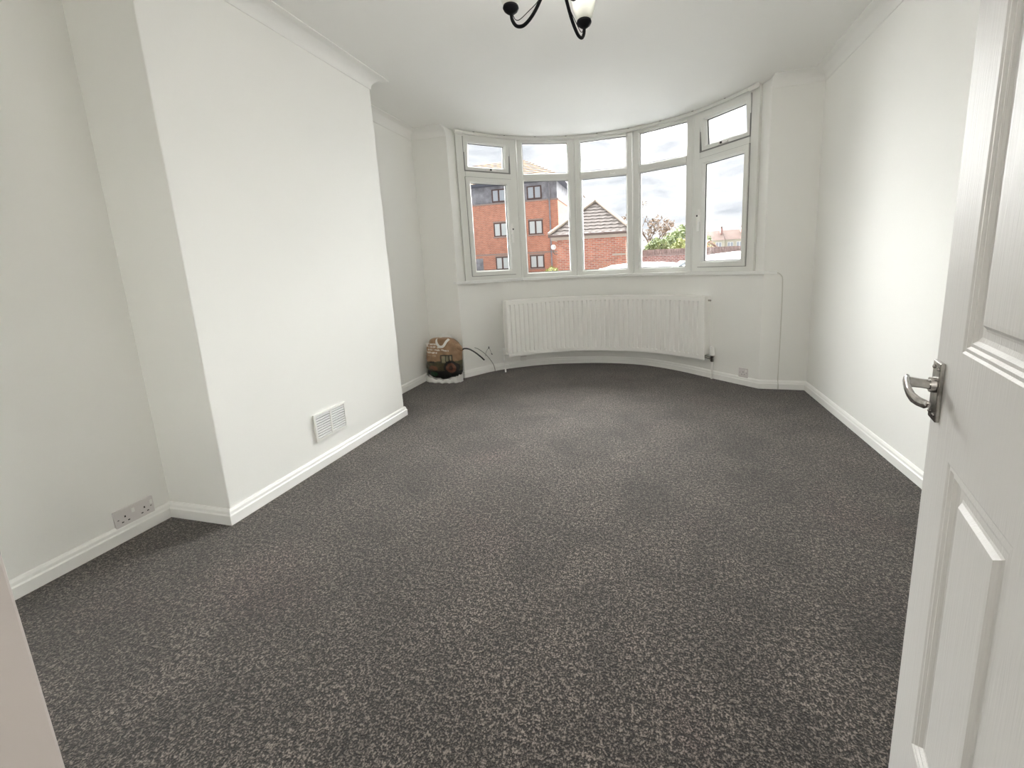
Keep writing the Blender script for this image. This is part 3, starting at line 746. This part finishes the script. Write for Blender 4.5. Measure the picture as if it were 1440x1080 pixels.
def ribbon(pts, w_, nrm=(0, -1, 0), th=.0025):
    mb = MB(); P_ = [Vector(p) for p in pts]; Nn = Vector(nrm); rings = []
    for i, p in enumerate(P_):
        T = (P_[min(i + 1, len(P_) - 1)] - P_[max(i - 1, 0)]).normalized(); s = T.cross(Nn).normalized() * (w_ / 2)
        rings.append([p - s, p + s, p + s + Nn * th, p - s + Nn * th])
    mb.loft(rings); return mb
lo = Vector((-2.055, 3.69, 0))
hp_ = catmull([(-2.085, 3.64, .447), (-2.070, 3.605, .425), (-2.052, 3.592, .395), (-2.030, 3.587, .378), (-1.998, 3.587, .378), (-1.978, 3.592, .397), (-1.962, 3.605, .425), (-1.948, 3.64, .445)], 4)
ribbon([p - lo for p in hp_], .024).build('bag_handle', M['bag_white'], bag, smooth=True)
hp_ = catmull([(-2.09, 3.72, .440), (-2.06, 3.735, .470), (-2.03, 3.74, .478), (-2.0, 3.735, .468), (-1.97, 3.72, .440)], 4)
ribbon([p - lo for p in hp_], .018, (0, -1, 0)).build('bag_handle', M['bag_white'], bag, smooth=True)
mb = MB(); mb.loft([[Vector(q) - lo for q in r] for r in ([(-2.215, 3.64, .40), (-2.16, 3.615, .405), (-2.16, 3.625, .410), (-2.215, 3.65, .405)], [(-2.195, 3.625, .372), (-2.187, 3.618, .372), (-2.187, 3.625, .372), (-2.195, 3.632, .372)])])
mb.build('torn_corner', M['bag_white'], bag)
mb = MB(); mb.loft([[Vector((x, 3.70 - ry * math.sin(2 * math.pi * k / 14), z + rz * math.cos(2 * math.pi * k / 14))) - lo for k in range(14)] for x, z, ry, rz in ((-1.93, .365, .06, .055), (-1.89, .355, .045, .045), (-1.862, .340, .03, .032), (-1.845, .328, .014, .018), (-1.838, .325, .008, .01))])
mb.build('pulled_corner', M['bag_brown'], bag, smooth=True)
mb = MB(); rg = []
for k in range(25):
    t = k / 24; ang = math.pi * (0.02 + .96 * t); x = -2.052 - .200 * math.cos(ang); y = 3.70 - .105 * abs(math.sin(ang)) ** .7
    wv = .012 * math.sin(k * 1.9) + .010 * math.sin(k * 4.3)
    zt = .034 + .060 * (abs(t - .5) * 2) ** 1.6 + wv * .7
    x = max(x, -2.245)
    rg.append([Vector(q) - lo for q in ((x, y + .004, .002), (x, y - .014 + wv * .8, .003), (x, y - .016 - wv * 1.1, zt * .5), (x, y + .001, zt), (x, y + .006, zt * .7))])
mb.loft(rg); mb.build('base_fold', M['bag_white'], bag, smooth=True, angle=60)

# ------------------------------------------------------------------ cables
mb = MB(); mb.tube(catmull([(-1.845, 3.70, .326), (-1.815, 3.705, .336), (-1.77, 3.715, .326), (-1.72, 3.73, .292), (-1.672, 3.75, .244), (-1.640, 3.765, .205)], 6), .0075, 8)
tag(mb.build('black_cable', M['black_cable'], smooth=True, origin=(-1.845, 3.70, .326)), 'short thick black cable sticking out of the carrier bag', 'cable')
mb = MB(); mb.tube(catmull([(-1.800, 3.90, .305), (-1.765, 3.93, .280), (-1.725, 3.98, .225), (-1.695, 4.02, .165), (-1.668, 4.055, .095), (-1.658, 4.07, .04), (-1.657, 4.072, .001)], 6), .0034, 6)
tag(mb.build('thin_wire', M['grey_wire'], smooth=True, origin=(-1.657, 4.072, 0)), 'thin grey wire running down to the carpet left of the radiator', 'cable')
mb = MB(); mb.tube(catmull([(-1.735, 4.022, .185), (-1.728, 4.026, .23), (-1.712, 4.046, .262), (-1.706, 4.058, .270), (-1.699, 4.062, .258), (-1.690, 4.07, .225), (-1.684, 4.078, .198)], 5), .002, 6)
wl = mb.build('wall_wire', M['grey_wire'], smooth=True, origin=(-1.706, 4.062, .27)); tag(wl, 'small loop of wire poking from the bay wall', 'cable')
for p, q in (((-1.707, 4.060, .262), (-1.705, 4.058, .285)), ((-1.687, 4.074, .205), (-1.680, 4.081, .192))):
    mb = MB(); mb.tube([Vector(p) - wl.location, Vector(q) - wl.location], .005, 8); mb.build('wire_tip', M['dark_slot'], wl, smooth=True)
yw = lambda x: 3.735 - (x - .9) * .0292
pts = [(.99, yw(.99) - .004, .985), (1.012, yw(1.01) - .005, .978), (1.034, yw(1.034) - .005, .955), (1.042, yw(1.042) - .005, .91), (1.046, yw(1.046) - .005, .7), (1.047, yw(1.047) - .005, .4), (1.045, yw(1.045) - .006, .09), (1.045, yw(1.045) - .021, .045), (1.045, yw(1.045) - .022, .002)]
mb = MB(); mb.tube(catmull(pts, 5), .0042, 8)
tag(mb.build('white_cable', M['white_cable'], smooth=True, origin=(1.045, 3.73, 0)), 'thin white cable clipped down the wall right of the bay', 'cable')

# ------------------------------------------------------------------ two unseen lamps added in the hall as fill light
gm, t_, b_ = new_mat('fill_lamp_glow'); b_.inputs['Base Color'].default_value = (.8, .8, .8, 1)
b_.inputs['Emission Color'].default_value = (1, .985, .96, 1); b_.inputs['Emission Strength'].default_value = HALL_FILL
for hx, side in ((-.62, 'left'), (.55, 'right')):
    hl = empty('hall_fill_lamp', (hx, -1.5, 1.62), 'added opal globe fill lamp in the hall behind the doorway, on the %s' % side, 'lamp', 'hall fill lamps')
    mb = MB(); mb.tube([(0, 0, 0), (0, .02, 0), (0, .03, 0), (0, .09, .02)], [.05, .05, .015, .015], 16); mb.build('bracket', M['chrome'], hl, smooth=True)
    mb = MB(); mb.lathe([(.02, -.13), (.09, -.11), (.135, -.04), (.14, .03), (.11, .10), (.05, .14), (.002, .145)], (0, .16, 0), 24); mb.build('fill_globe', gm, hl, smooth=True)

# ================================================================== outside
GZ = -0.36
O_ = {}
O_['tarmac'] = mat('tarmac', (.16, .16, .165, 1), .9, vary=.2, vscale=3, bump=.2, bscale=80)
O_['brickA'] = brick_mat('orange_brick', (.60, .22, .13, 1), (.50, .175, .105, 1), (.52, .36, .28, 1))
O_['brickB'] = brick_mat('red_brick', (.60, .215, .13, 1), (.38, .12, .08, 1), (.48, .36, .29, 1))
O_['brickW'] = brick_mat('weathered_brick', (.50, .21, .17, 1), (.36, .14, .115, 1), (.66, .58, .54, 1))
O_['clad'] = mat('grey_cladding', (.27, .27, .29, 1), .8, vary=.3, vscale=2.5)
O_['fascia'] = mat('dark_fascia', (.10, .11, .14, 1), .6)
O_['tile'] = mat('brown_roof_tile', (.10, .08, .07, 1), .85, vary=.25, vscale=5)
O_['tileA'] = mat('tan_roof_tile', (.36, .26, .18, 1), .85, vary=.2, vscale=3)
O_['tileT'] = mat('terrace_roof_tile', (.11, .065, .05, 1), .85, vary=.2, vscale=.6)
O_['brown'] = mat('brown_window_frame', (.10, .055, .045, 1), .5)
O_['sillb'] = mat('concrete_sill', (.36, .27, .23, 1), .8)
O_['pane'] = mat('house_window_pane', (.42, .46, .50, 1), .12)
O_['curtain'] = mat('net_curtain', (.62, .66, .65, 1), .6)
O_['render'] = mat('cream_render', (.62, .58, .46, 1), .8, vary=.1, vscale=.5)
O_['gutter'] = mat('brown_gutter', (.14, .095, .08, 1), .5)
O_['soffit'] = mat('pale_soffit', (.46, .38, .31, 1), .7)
O_['car'] = mat('white_car_paint', (.74, .75, .77, 1), .5)
O_['carglass'] = mat('car_window_glass', (.10, .12, .14, 1), .3)
O_['rubber'] = mat('tyre_rubber', (.02, .02, .02, 1), .8)
O_['alloy'] = mat('alloy_wheel', (.5, .5, .52, 1), .35, metal=.8)
O_['bark'] = mat('bark', (.15, .115, .09, 1), .9)
O_['leafG'] = mat('green_leaves', (.19, .235, .09, 1), .7, vary=.35, vscale=6)
O_['leafY'] = mat('yellow_green_leaves', (.31, .34, .12, 1), .7, vary=.3, vscale=6)
O_['leafO'] = mat('orange_leaves', (.40, .26, .12, 1), .7, vary=.3, vscale=6)
O_['leafB'] = mat('brown_sparse_leaves', (.22, .16, .11, 1), .8, vary=.4, vscale=6)
O_['coping'] = mat('coping_brick', (.40, .29, .26, 1), .85, vary=.25, vscale=9)

mb = MB(); mb.box((-90, 4.72, GZ - .2), (110, 180, GZ)); tag(mb.build('ground', O_['tarmac']), 'grey tarmac outside the window', kind='structure')

def wput(root, mb, name, material, parent=None, **kw):
    o = mb.build(name, material, None, **kw); o.parent = parent or root
    if parent is None: o.matrix_parent_inverse = Matrix.Translation(-root.location)
    return o

# --- three storey brick block
YA = 29.34
A_ = empty('apartment_block', (-12, YA, GZ), 'three storey orange brick block with grey clad top floor', 'building')
mb = MB(); mb.box((-19.0, YA, GZ), (-6.37, YA + 9, 5.74)); wput(A_, mb, 'wall', O_['brickA'])
mb = MB(); mb.box((-19.0, YA + .04, 5.74), (-6.42, YA + 8.9, 7.02)); wput(A_, mb, 'cladding', O_['clad'])
mb = MB(); mb.box((-19.05, YA - .05, 5.70), (-6.32, YA + 9.05, 5.80)); wput(A_, mb, 'ledge', O_['sillb'])
mb = MB(); mb.box((-19.02, YA - .03, 2.06), (-6.34, YA + .02, 2.18)); wput(A_, mb, 'band_course', O_['sillb'])
mb = MB(); mb.box((-19.5, YA - .5, 6.98), (-5.9, YA + 9.5, 7.14)); wput(A_, mb, 'eaves', O_['fascia'])
mb = MB(); e = [(-19.6, YA - .6, 7.14), (-5.8, YA - .6, 7.14), (-5.8, YA + 9.6, 7.14), (-19.6, YA + 9.6, 7.14), (-13.9, YA + 4.5, 9.75), (-10.15, YA + 4.5, 9.75)]
mb.add(e, [(0, 1, 5, 4), (1, 2, 5), (2, 3, 4, 5), (3, 0, 4), (3, 2, 1, 0)]); rf = wput(A_, mb, 'roof', O_['tileA'])
for i in range(1, 12):
    t = i / 12; mb = MB(); a = [Vector(e[0]).lerp(Vector(e[4]), t), Vector(e[1]).lerp(Vector(e[5]), t)]
    mb.tube([a[0] + Vector((0, -.02, .015)), a[1] + Vector((0, -.02, .015))], .03, 4); wput(A_, mb, 'tile_course', O_['tileA'], rf)
for x0 in (-14.0, -11.28, -8.6):
    for z0, z1, cur in ((5.86, 6.76, 'pane'), (3.40, 4.40, 'curtain'), (.99, 1.93, 'curtain')):
        x1 = x0 + 1.08
        mb = MB()
        for q in ((x0, x0 + .09, z0, z1), (x1 - .09, x1, z0, z1), (x0 + .09, x1 - .09, z0, z0 + .08), (x0 + .09, x1 - .09, z1 - .08, z1), ((x0 + x1) / 2 - .06, (x0 + x1) / 2 + .06, z0 + .08, z1 - .08)):
            mb.box((q[0], YA - .04, q[2]), (q[1], YA + .06, q[3]))
        wf = wput(A_, mb, 'window', O_['brown'])
        for q0, q1 in ((x0 + .08, (x0 + x1) / 2 - .05), ((x0 + x1) / 2 + .05, x1 - .08)):
            mb = MB(); mb.box((q0, YA - .012, z0 + .07), (q1, YA + .0, z1 - .07)); wput(A_, mb, 'pane', O_[cur], wf)
        if cur == 'curtain':
            mb = MB(); mb.box((x0 - .06, YA - .09, z0 - .10), (x1 + .06, YA + .02, z0)); wput(A_, mb, 'sill', O_['sillb'], wf)
            mb = MB(); mb.box((x0 - .04, YA - .02, z1), (x1 + .04, YA + .02, z1 + .10)); wput(A_, mb, 'lintel', O_['sillb'], wf)
mb = MB(); mb.box((-12.86, YA - .03, GZ), (-12.30, YA + .03, 1.88)); wput(A_, mb, 'entrance_door', O_['clad'])
mb = MB(); mb.tube([(-6.95, YA - .08, 7.0), (-6.95, YA - .08, GZ)], .055, 8); wput(A_, mb, 'downpipe', O_['clad'])

# --- single storey building with hipped roof
YB = 17.5
B_ = empty('outbuilding', (-2.45, YB, GZ), 'small red brick outbuilding with brown hipped tile roof', 'building')
mb = MB(); mb.box((-3.90, YB, GZ), (-1.0, YB + 6.0, 2.2)); wput(B_, mb, 'wall', O_['brickB'])
mb = MB(); mb.box((-4.10, YB - .2, 2.16), (-.80, YB + 6.2, 2.30)); wput(B_, mb, 'soffit', O_['soffit'])
mb = MB(); mb.tube([(-4.2, YB - .28, 2.34), (-.70, YB - .28, 2.34)], .06, 8); wput(B_, mb, 'gutter', O_['gutter'], smooth=True)
ex0, ex1, ey, ez = -4.18, -.72, YB - .25, 2.38
ap = Vector((-2.45, YB + 1.95, 3.92)); apb = Vector((-2.45, YB + 4.2, 3.92))
mb = MB(); e = [(ex0, ey, ez), (ex1, ey, ez), (ex1, YB + 6.25, ez), (ex0, YB + 6.25, ez), tuple(ap), tuple(apb)]
mb.add(e, [(0, 1, 4), (1, 2, 5, 4), (2, 3, 5), (3, 0, 4, 5), (3, 2, 1, 0)]); rf = wput(B_, mb, 'roof', O_['tile'])
NC = 10
for i in range(NC):   # overlapping courses of rolled tiles on the hip facing the window
    t0, t1 = i / NC, min(1, (i + 1.12) / NC)
    l0, r0 = Vector(e[0]).lerp(ap, t0), Vector(e[1]).lerp(ap, t0); l1, r1 = Vector(e[0]).lerp(ap, t1), Vector(e[1]).lerp(ap, t1)
    n = max(8, int((r0.x - l0.x) / .05)); lower = []; upper = []; low2 = []
    for k in range(n + 1):
        s = k / n; x = l0.lerp(r0, s); wv = .014 * math.cos(2 * math.pi * (x.x - ap.x) / .28)
        up_ = l1.lerp(r1, s); xx = min(max(x.x, l1.x), r1.x)
        up_.x = xx
        lower.append(x + Vector((0, -.02, .032 + wv))); upper.append(up_ + Vector((0, -.004, .012 + wv * .5))); low2.append(x + Vector((0, -.01, .0)))
    mb = MB(); mb.loft([low2, lower, upper], caps=False, closed=False); wput(B_, mb, 'tile_course', O_['tile'], rf)
for c in (e[0], e[1]):
    mb = MB(); mb.tube([Vector(c) + Vector((0, -.03, .05)), ap + Vector((0, -.03, .06))], .075, 8); wput(B_, mb, 'hip_ridge', O_['soffit'], rf, smooth=True)
mb = MB(); mb.box((-1.55, YB - .12, 1.42), (-1.02, YB + .02, 1.50)); wput(B_, mb, 'ledge', O_['soffit'])
wl_ = empty('wall_lamp', (-3.95, YB + .05, 1.6), 'white globe lamp on a bracket at the outbuilding corner', 'lamp')
mb = MB(); mb.tube(catmull([(-3.90, YB + .06, 1.60), (-4.0, YB + .05, 1.60), (-4.06, YB + .04, 1.66), (-4.06, YB + .04, 1.80)], 4), .02, 8); wput(wl_, mb, 'bracket', O_['gutter'], smooth=True)
mb = MB(); mb.lathe([(.03, 1.79), (.09, 1.82), (.115, 1.89), (.09, 1.97), (.02, 2.0)], (-4.06, YB + .04, 0), 14); wput(wl_, mb, 'globe', M['white_plastic'], smooth=True)

# --- low brick wall with coping
G_ = empty('garden_wall', (4.5, 21.0, GZ), 'weathered red brick wall with dark coping beyond the cars', 'wall')
wa, wb = Vector((-1.6, 20.25)), Vector((11.0, 23.5)); wd_ = (wb - wa).normalized(); wn = Vector((-wd_.y, wd_.x))
def wq(s, d): p = wa + wd_ * s + wn * d; return (p.x, p.y)
WLn = (wb - wa).length
mb = MB(); mb.prism([wq(0, 0), wq(WLn, 0), wq(WLn, .22), wq(0, .22)], GZ, 1.36); wput(G_, mb, 'wall_body', O_['brickW'])
mb = MB(); mb.prism([wq(-.02, -.05), wq(WLn, -.05), wq(WLn, .27), wq(-.02, .27)], 1.36, 1.44); wput(G_, mb, 'ledge', O_['coping'])
for i in range(int(WLn / .115)):
    s = i * .115; mb = MB(); mb.prism([wq(s, -.02), wq(s + .10, -.02), wq(s + .10, .24), wq(s, .24)], 1.44, 1.66 + .012 * random.random()); wput(G_, mb, 'coping_brick', O_['coping'])

# --- trees and shrubs
def tree(name, base, height, label, leaf, spread, nl, lsize, trunk=.10, dense=False, crown=None):
    root = empty(name, base, label, 'tree')
    rnd = random.Random(sum(ord(c) for c in label)); tips = []
    mb = MB()
    def grow(p, d, ln, r, lev):
        q = p + d * ln
        mb.tube([p, p.lerp(q, .5) + Vector((rnd.uniform(-.04, .04), rnd.uniform(-.04, .04), 0)) * ln, q], [r, r * .8, r * .62], 6)
        tips.append(q)
        if lev == 0: return
        for k in range(3 if lev > 1 else 4):
            dv = (d + Vector((rnd.uniform(-1, 1), rnd.uniform(-1, 1), rnd.uniform(-.25, .7))) * spread).normalized()
            grow(p.lerp(q, rnd.uniform(.55, 1)), dv, ln * rnd.uniform(.55, .75), r * .6, lev - 1)
    grow(Vector((0, 0, 0)), Vector((0, 0, 1)), height * .42, trunk, 3)
    mb.build('trunk', O_['bark'], root, smooth=True)
    lf = MB()
    for i in range(nl):
        if dense:
            while True:
                v = Vector((rnd.uniform(-1, 1), rnd.uniform(-1, 1), rnd.uniform(-1, 1)))
                if v.length < 1: break
            v = v.normalized() * (v.length ** .45); bump_ = 1 + .22 * mnoise.noise(v * 2.3)
            c = Vector((v.x * crown[0], v.y * crown[0], crown[1] + v.z * crown[2])) * 1.0; c.x *= bump_; c.z = crown[1] + (c.z - crown[1]) * bump_
        else:
            c = rnd.choice(tips) + Vector((rnd.gauss(0, .10), rnd.gauss(0, .10), rnd.gauss(0, .10)))
        ax = Vector((rnd.uniform(-1, 1), rnd.uniform(-1, 1), rnd.uniform(-1, 1))).normalized(); bx_ = ax.orthogonal().normalized(); s = lsize * rnd.uniform(.6, 1.3)
        lf.add([c - ax * s, c + bx_ * s * .5, c + ax * s, c - bx_ * s * .5], [(0, 1, 2, 3)])
    f = lf.build('foliage', leaf, root); f['kind'] = 'stuff'
    return root
tree('sparse_tree', (.05, 24.8, GZ), 5.3, 'sparse brown leaved tree with open branches behind the brick wall', O_['leafB'], .75, 900, .075, trunk=.07)
tree('leafy_shrub', (.35, 22.6, GZ), 2.4, 'green leafy shrub behind the brick wall below the sparse tree', O_['leafG'], .6, 2600, .09, dense=True, crown=(.80, 1.75, .85))
tree('leafy_shrub', (1.65, 24.2, GZ), 2.4, 'yellow green shrub behind the brick wall beside the white gable', O_['leafY'], .6, 2400, .09, dense=True, crown=(.75, 1.7, .85))
tree('leafy_shrub', (2.5, 27.5, GZ), 2.8, 'orange leaved shrub behind the brick wall left of the casement', O_['leafO'], .6, 2600, .10, dense=True, crown=(1.3, 1.7, 1.1))
tree('round_tree', (3.6, 47.0, GZ), 5.2, 'round green tree rising beyond the orange shrub', O_['leafG'], .6, 4200, .16, dense=True, crown=(2.4, 3.2, 1.8))
tree('leafy_shrub', (7.55, 60.0, GZ), 4, 'pale green tree at the left end of the far terrace', O_['leafY'], .6, 1800, .2, dense=True, crown=(1.1, 2.2, 1.5))
tree('leafy_shrub', (-5.0, 21.3, GZ), 1.3, 'small yellow green shrub at the foot of the brick block', O_['leafY'], .6, 900, .07, dense=True, crown=(.62, .85, .55))
GH = empty('garden_shed', (3.07, 24.7, GZ), 'small pale gabled shed roof among the shrubs', 'shed')
mb = MB(); mb.prism([(2.70, 24.2), (3.45, 24.2), (3.45, 25.2), (2.70, 25.2)], GZ, 1.75); wput(GH, mb, 'wall', O_['render'])
mb = MB(); mb.loft([[(2.60, y, 1.72), (3.07, y, 2.12), (3.55, y, 1.72), (3.55, y, 1.66), (3.07, y, 2.06), (2.60, y, 1.66)] for y in (24.1, 25.3)]); wput(GH, mb, 'roof', O_['soffit'])

# --- far terrace: houses in a row
for i in range(4):
    x0 = 12.3 + i * 4.75; yb = 106.0 + i * 1.1
    nmz = ['left end', 'second', 'third', 'right end'][i]
    T_ = empty('terraced_house', (x0 + 2.3, yb, GZ), 'far cream terraced house with brown roof, %s of the row of four' % nmz, 'house', 'far row of terraced houses')
    top = 5.35 + .1 * i; rdg = 6.65 + .12 * i + (.5 if i == 3 else 0)
    mb = MB(); mb.box((x0, yb, GZ), (x0 + 4.55, yb + 8, top)); wput(T_, mb, 'wall', O_['render'])
    mb = MB(); mb.loft([[(x, yb - .4, top - .05), (x, yb + 4, rdg + 1.1), (x, yb + 8.4, top - .05)] for x in (x0, x0 + 4.55)]); wput(T_, mb, 'roof', O_['tileT'])
    mb = MB(); mb.box((x0 + 3.95, yb + 2.2, rdg - .2), (x0 + 4.45, yb + 3.2, rdg + 1.5)); ch_ = wput(T_, mb, 'chimney', O_['brickW'])
    for q in (2.4, 2.9):
        mb = MB(); mb.lathe([(.16, rdg + 1.5), (.13, rdg + 1.95)], (x0 + 4.2, yb + q, 0), 8); wput(T_, mb, 'chimney_pot', O_['tileT'], ch_)
    for xw in (.6, 2.6):
        for zw in (1.0, 3.5):
            mb = MB(); mb.box((x0 + xw, yb - .06, zw), (x0 + xw + 1.3, yb + .05, zw + 1.35)); wf = wput(T_, mb, 'window', M['white_plastic'])
            for q in (0, .65):
                mb = MB(); mb.box((x0 + xw + q + .1, yb - .08, zw + .12), (x0 + xw + q + .56, yb - .055, zw + 1.22)); wput(T_, mb, 'pane', O_['pane'], wf)

# --- parked cars
def car(name, cx, cy, length, width, height, label, flip=1):
    root = empty(name, (cx, cy, GZ), label, 'car', 'parked white cars')
    Lh, Wh = length / 2, width / 2
    f = lambda x: x * flip
    # body: sections along x  (x, half width, bottom z, shoulder z)
    secs = [(-1.0, .70, .42, .62), (-.97, .86, .30, .74), (-.86, .95, .24, .84), (-.55, 1.0, .22, .92), (-.1, 1.0, .22, .95), (.4, 1.0, .22, .97), (.75, .98, .24, .98), (.93, .93, .30, .94), (.985, .85, .38, .80), (1.0, .72, .46, .64)]
    mb = MB(); rings = []
    for x, w_, b0, s0 in secs:
        w2 = w_ * Wh; k = height / 1.5
        rings.append([(f(x * Lh), y, z * k) for y, z in ((-w2 * .88, b0), (-w2, b0 + .12), (-w2, s0 - .14), (-w2 * .93, s0), (-w2 * .5, s0 + .03), (0, s0 + .035), (w2 * .5, s0 + .03), (w2 * .93, s0), (w2, s0 - .14), (w2, b0 + .12), (w2 * .88, b0))])
    mb.loft(rings); body = mb.build('body', O_['car'], root, smooth=True, angle=50)
    # greenhouse
    mb = MB(); rings = []
    gs_ = [(-.42, .93, .02), (-.30, .86, .22), (-.16, .78, .42), (-.04, .74, .50), (.20, .74, .545), (.50, .74, .53), (.74, .75, .47), (.86, .80, .28), (.93, .86, .06)]
    for x, w_, h_ in gs_:
        k = height / 1.5; zb = .93 * k; zt = zb + h_ * k * 1.0
        rings.append([(f(x * Lh), y, z) for y, z in ((-Wh * .92, zb), (-Wh * (.92 - (.92 - w_) * 1.0), zb + (zt - zb) * .86), (-Wh * w_ * .86, zt - .01), (0, zt + .018), (Wh * w_ * .86, zt - .01), (Wh * (.92 - (.92 - w_) * 1.0), zb + (zt - zb) * .86), (Wh * .92, zb))])
    mb.loft(rings); mb.build('roof', O_['car'], root, smooth=True, angle=60)
    k = height / 1.5
    for sg in (-1, 1):
        for xa, xb, xta, xtb in ((-.34, .10, -.10, .10), (.13, .48, .13, .46), (.51, .80, .49, .72)):
            mb = MB(); q = [(f(xa * Lh), sg * Wh * .925, .96 * k), (f(xb * Lh), sg * Wh * .925, .96 * k), (f(xtb * Lh), sg * Wh * .775, 1.33 * k), (f(xta * Lh), sg * Wh * .775, 1.33 * k)]
            mb.add(q + [(x, y + sg * .012, z) for x, y, z in q], [(0, 1, 2, 3), (7, 6, 5, 4), (0, 4, 5, 1), (1, 5, 6, 2), (2, 6, 7, 3), (3, 7, 4, 0)]); mb.build('side_window', O_['carglass'], root)
        mb = MB(); mb.lathe([(.02, -.06), (.075, -.05), (.085, 0), (.06, .06), (.02, .07)], (f(-.30 * Lh), sg * Wh * 1.06, 1.0 * k), 10); mb.build('wing_mirror', O_['car'], root, smooth=True)
        for xw in (-.62, .62):
            mb = MB(); mb.tube([(f(xw * Lh), sg * Wh * .72, .31), (f(xw * Lh), sg * Wh * .76, .31), (f(xw * Lh), sg * Wh * .97, .31), (f(xw * Lh), sg * Wh * .99, .31)], [.28, .31, .31, .28], 20); wh = mb.build('wheel', O_['rubber'], root, smooth=True)
            mb = MB(); mb.tube([(f(xw * Lh), sg * Wh * .985, .31), (f(xw * Lh), sg * Wh * 1.0, .31)], [.2, .18], 16); mb.build('hub_cap', O_['alloy'], wh, smooth=True)
    for xa, xb, zb, zt in ((-.425, -.135, .97, 1.37), (.945, .80, 1.0, 1.34)):
        mb = MB(); q = [(f(xa * Lh), -Wh * .82, zb * k), (f(xa * Lh), Wh * .82, zb * k), (f(xb * Lh), Wh * .66, zt * k), (f(xb * Lh), -Wh * .66, zt * k)]
        dx = -.03 if xa < xb else .03
        mb.add(q + [(x + f(dx), y, z + .02) for x, y, z in q], [(0, 1, 2, 3), (7, 6, 5, 4), (0, 4, 5, 1), (1, 5, 6, 2), (2, 6, 7, 3), (3, 7, 4, 0)]); mb.build('windscreen', O_['carglass'], root)
    return root
car('parked_car', -.75, 9.1, 4.0, 1.75, 1.48, 'low white car parked in front of the outbuilding and brick wall')
car('parked_car', .80, 6.75, 4.4, 1.85, 1.58, 'nearer, taller white car close to the right casement')
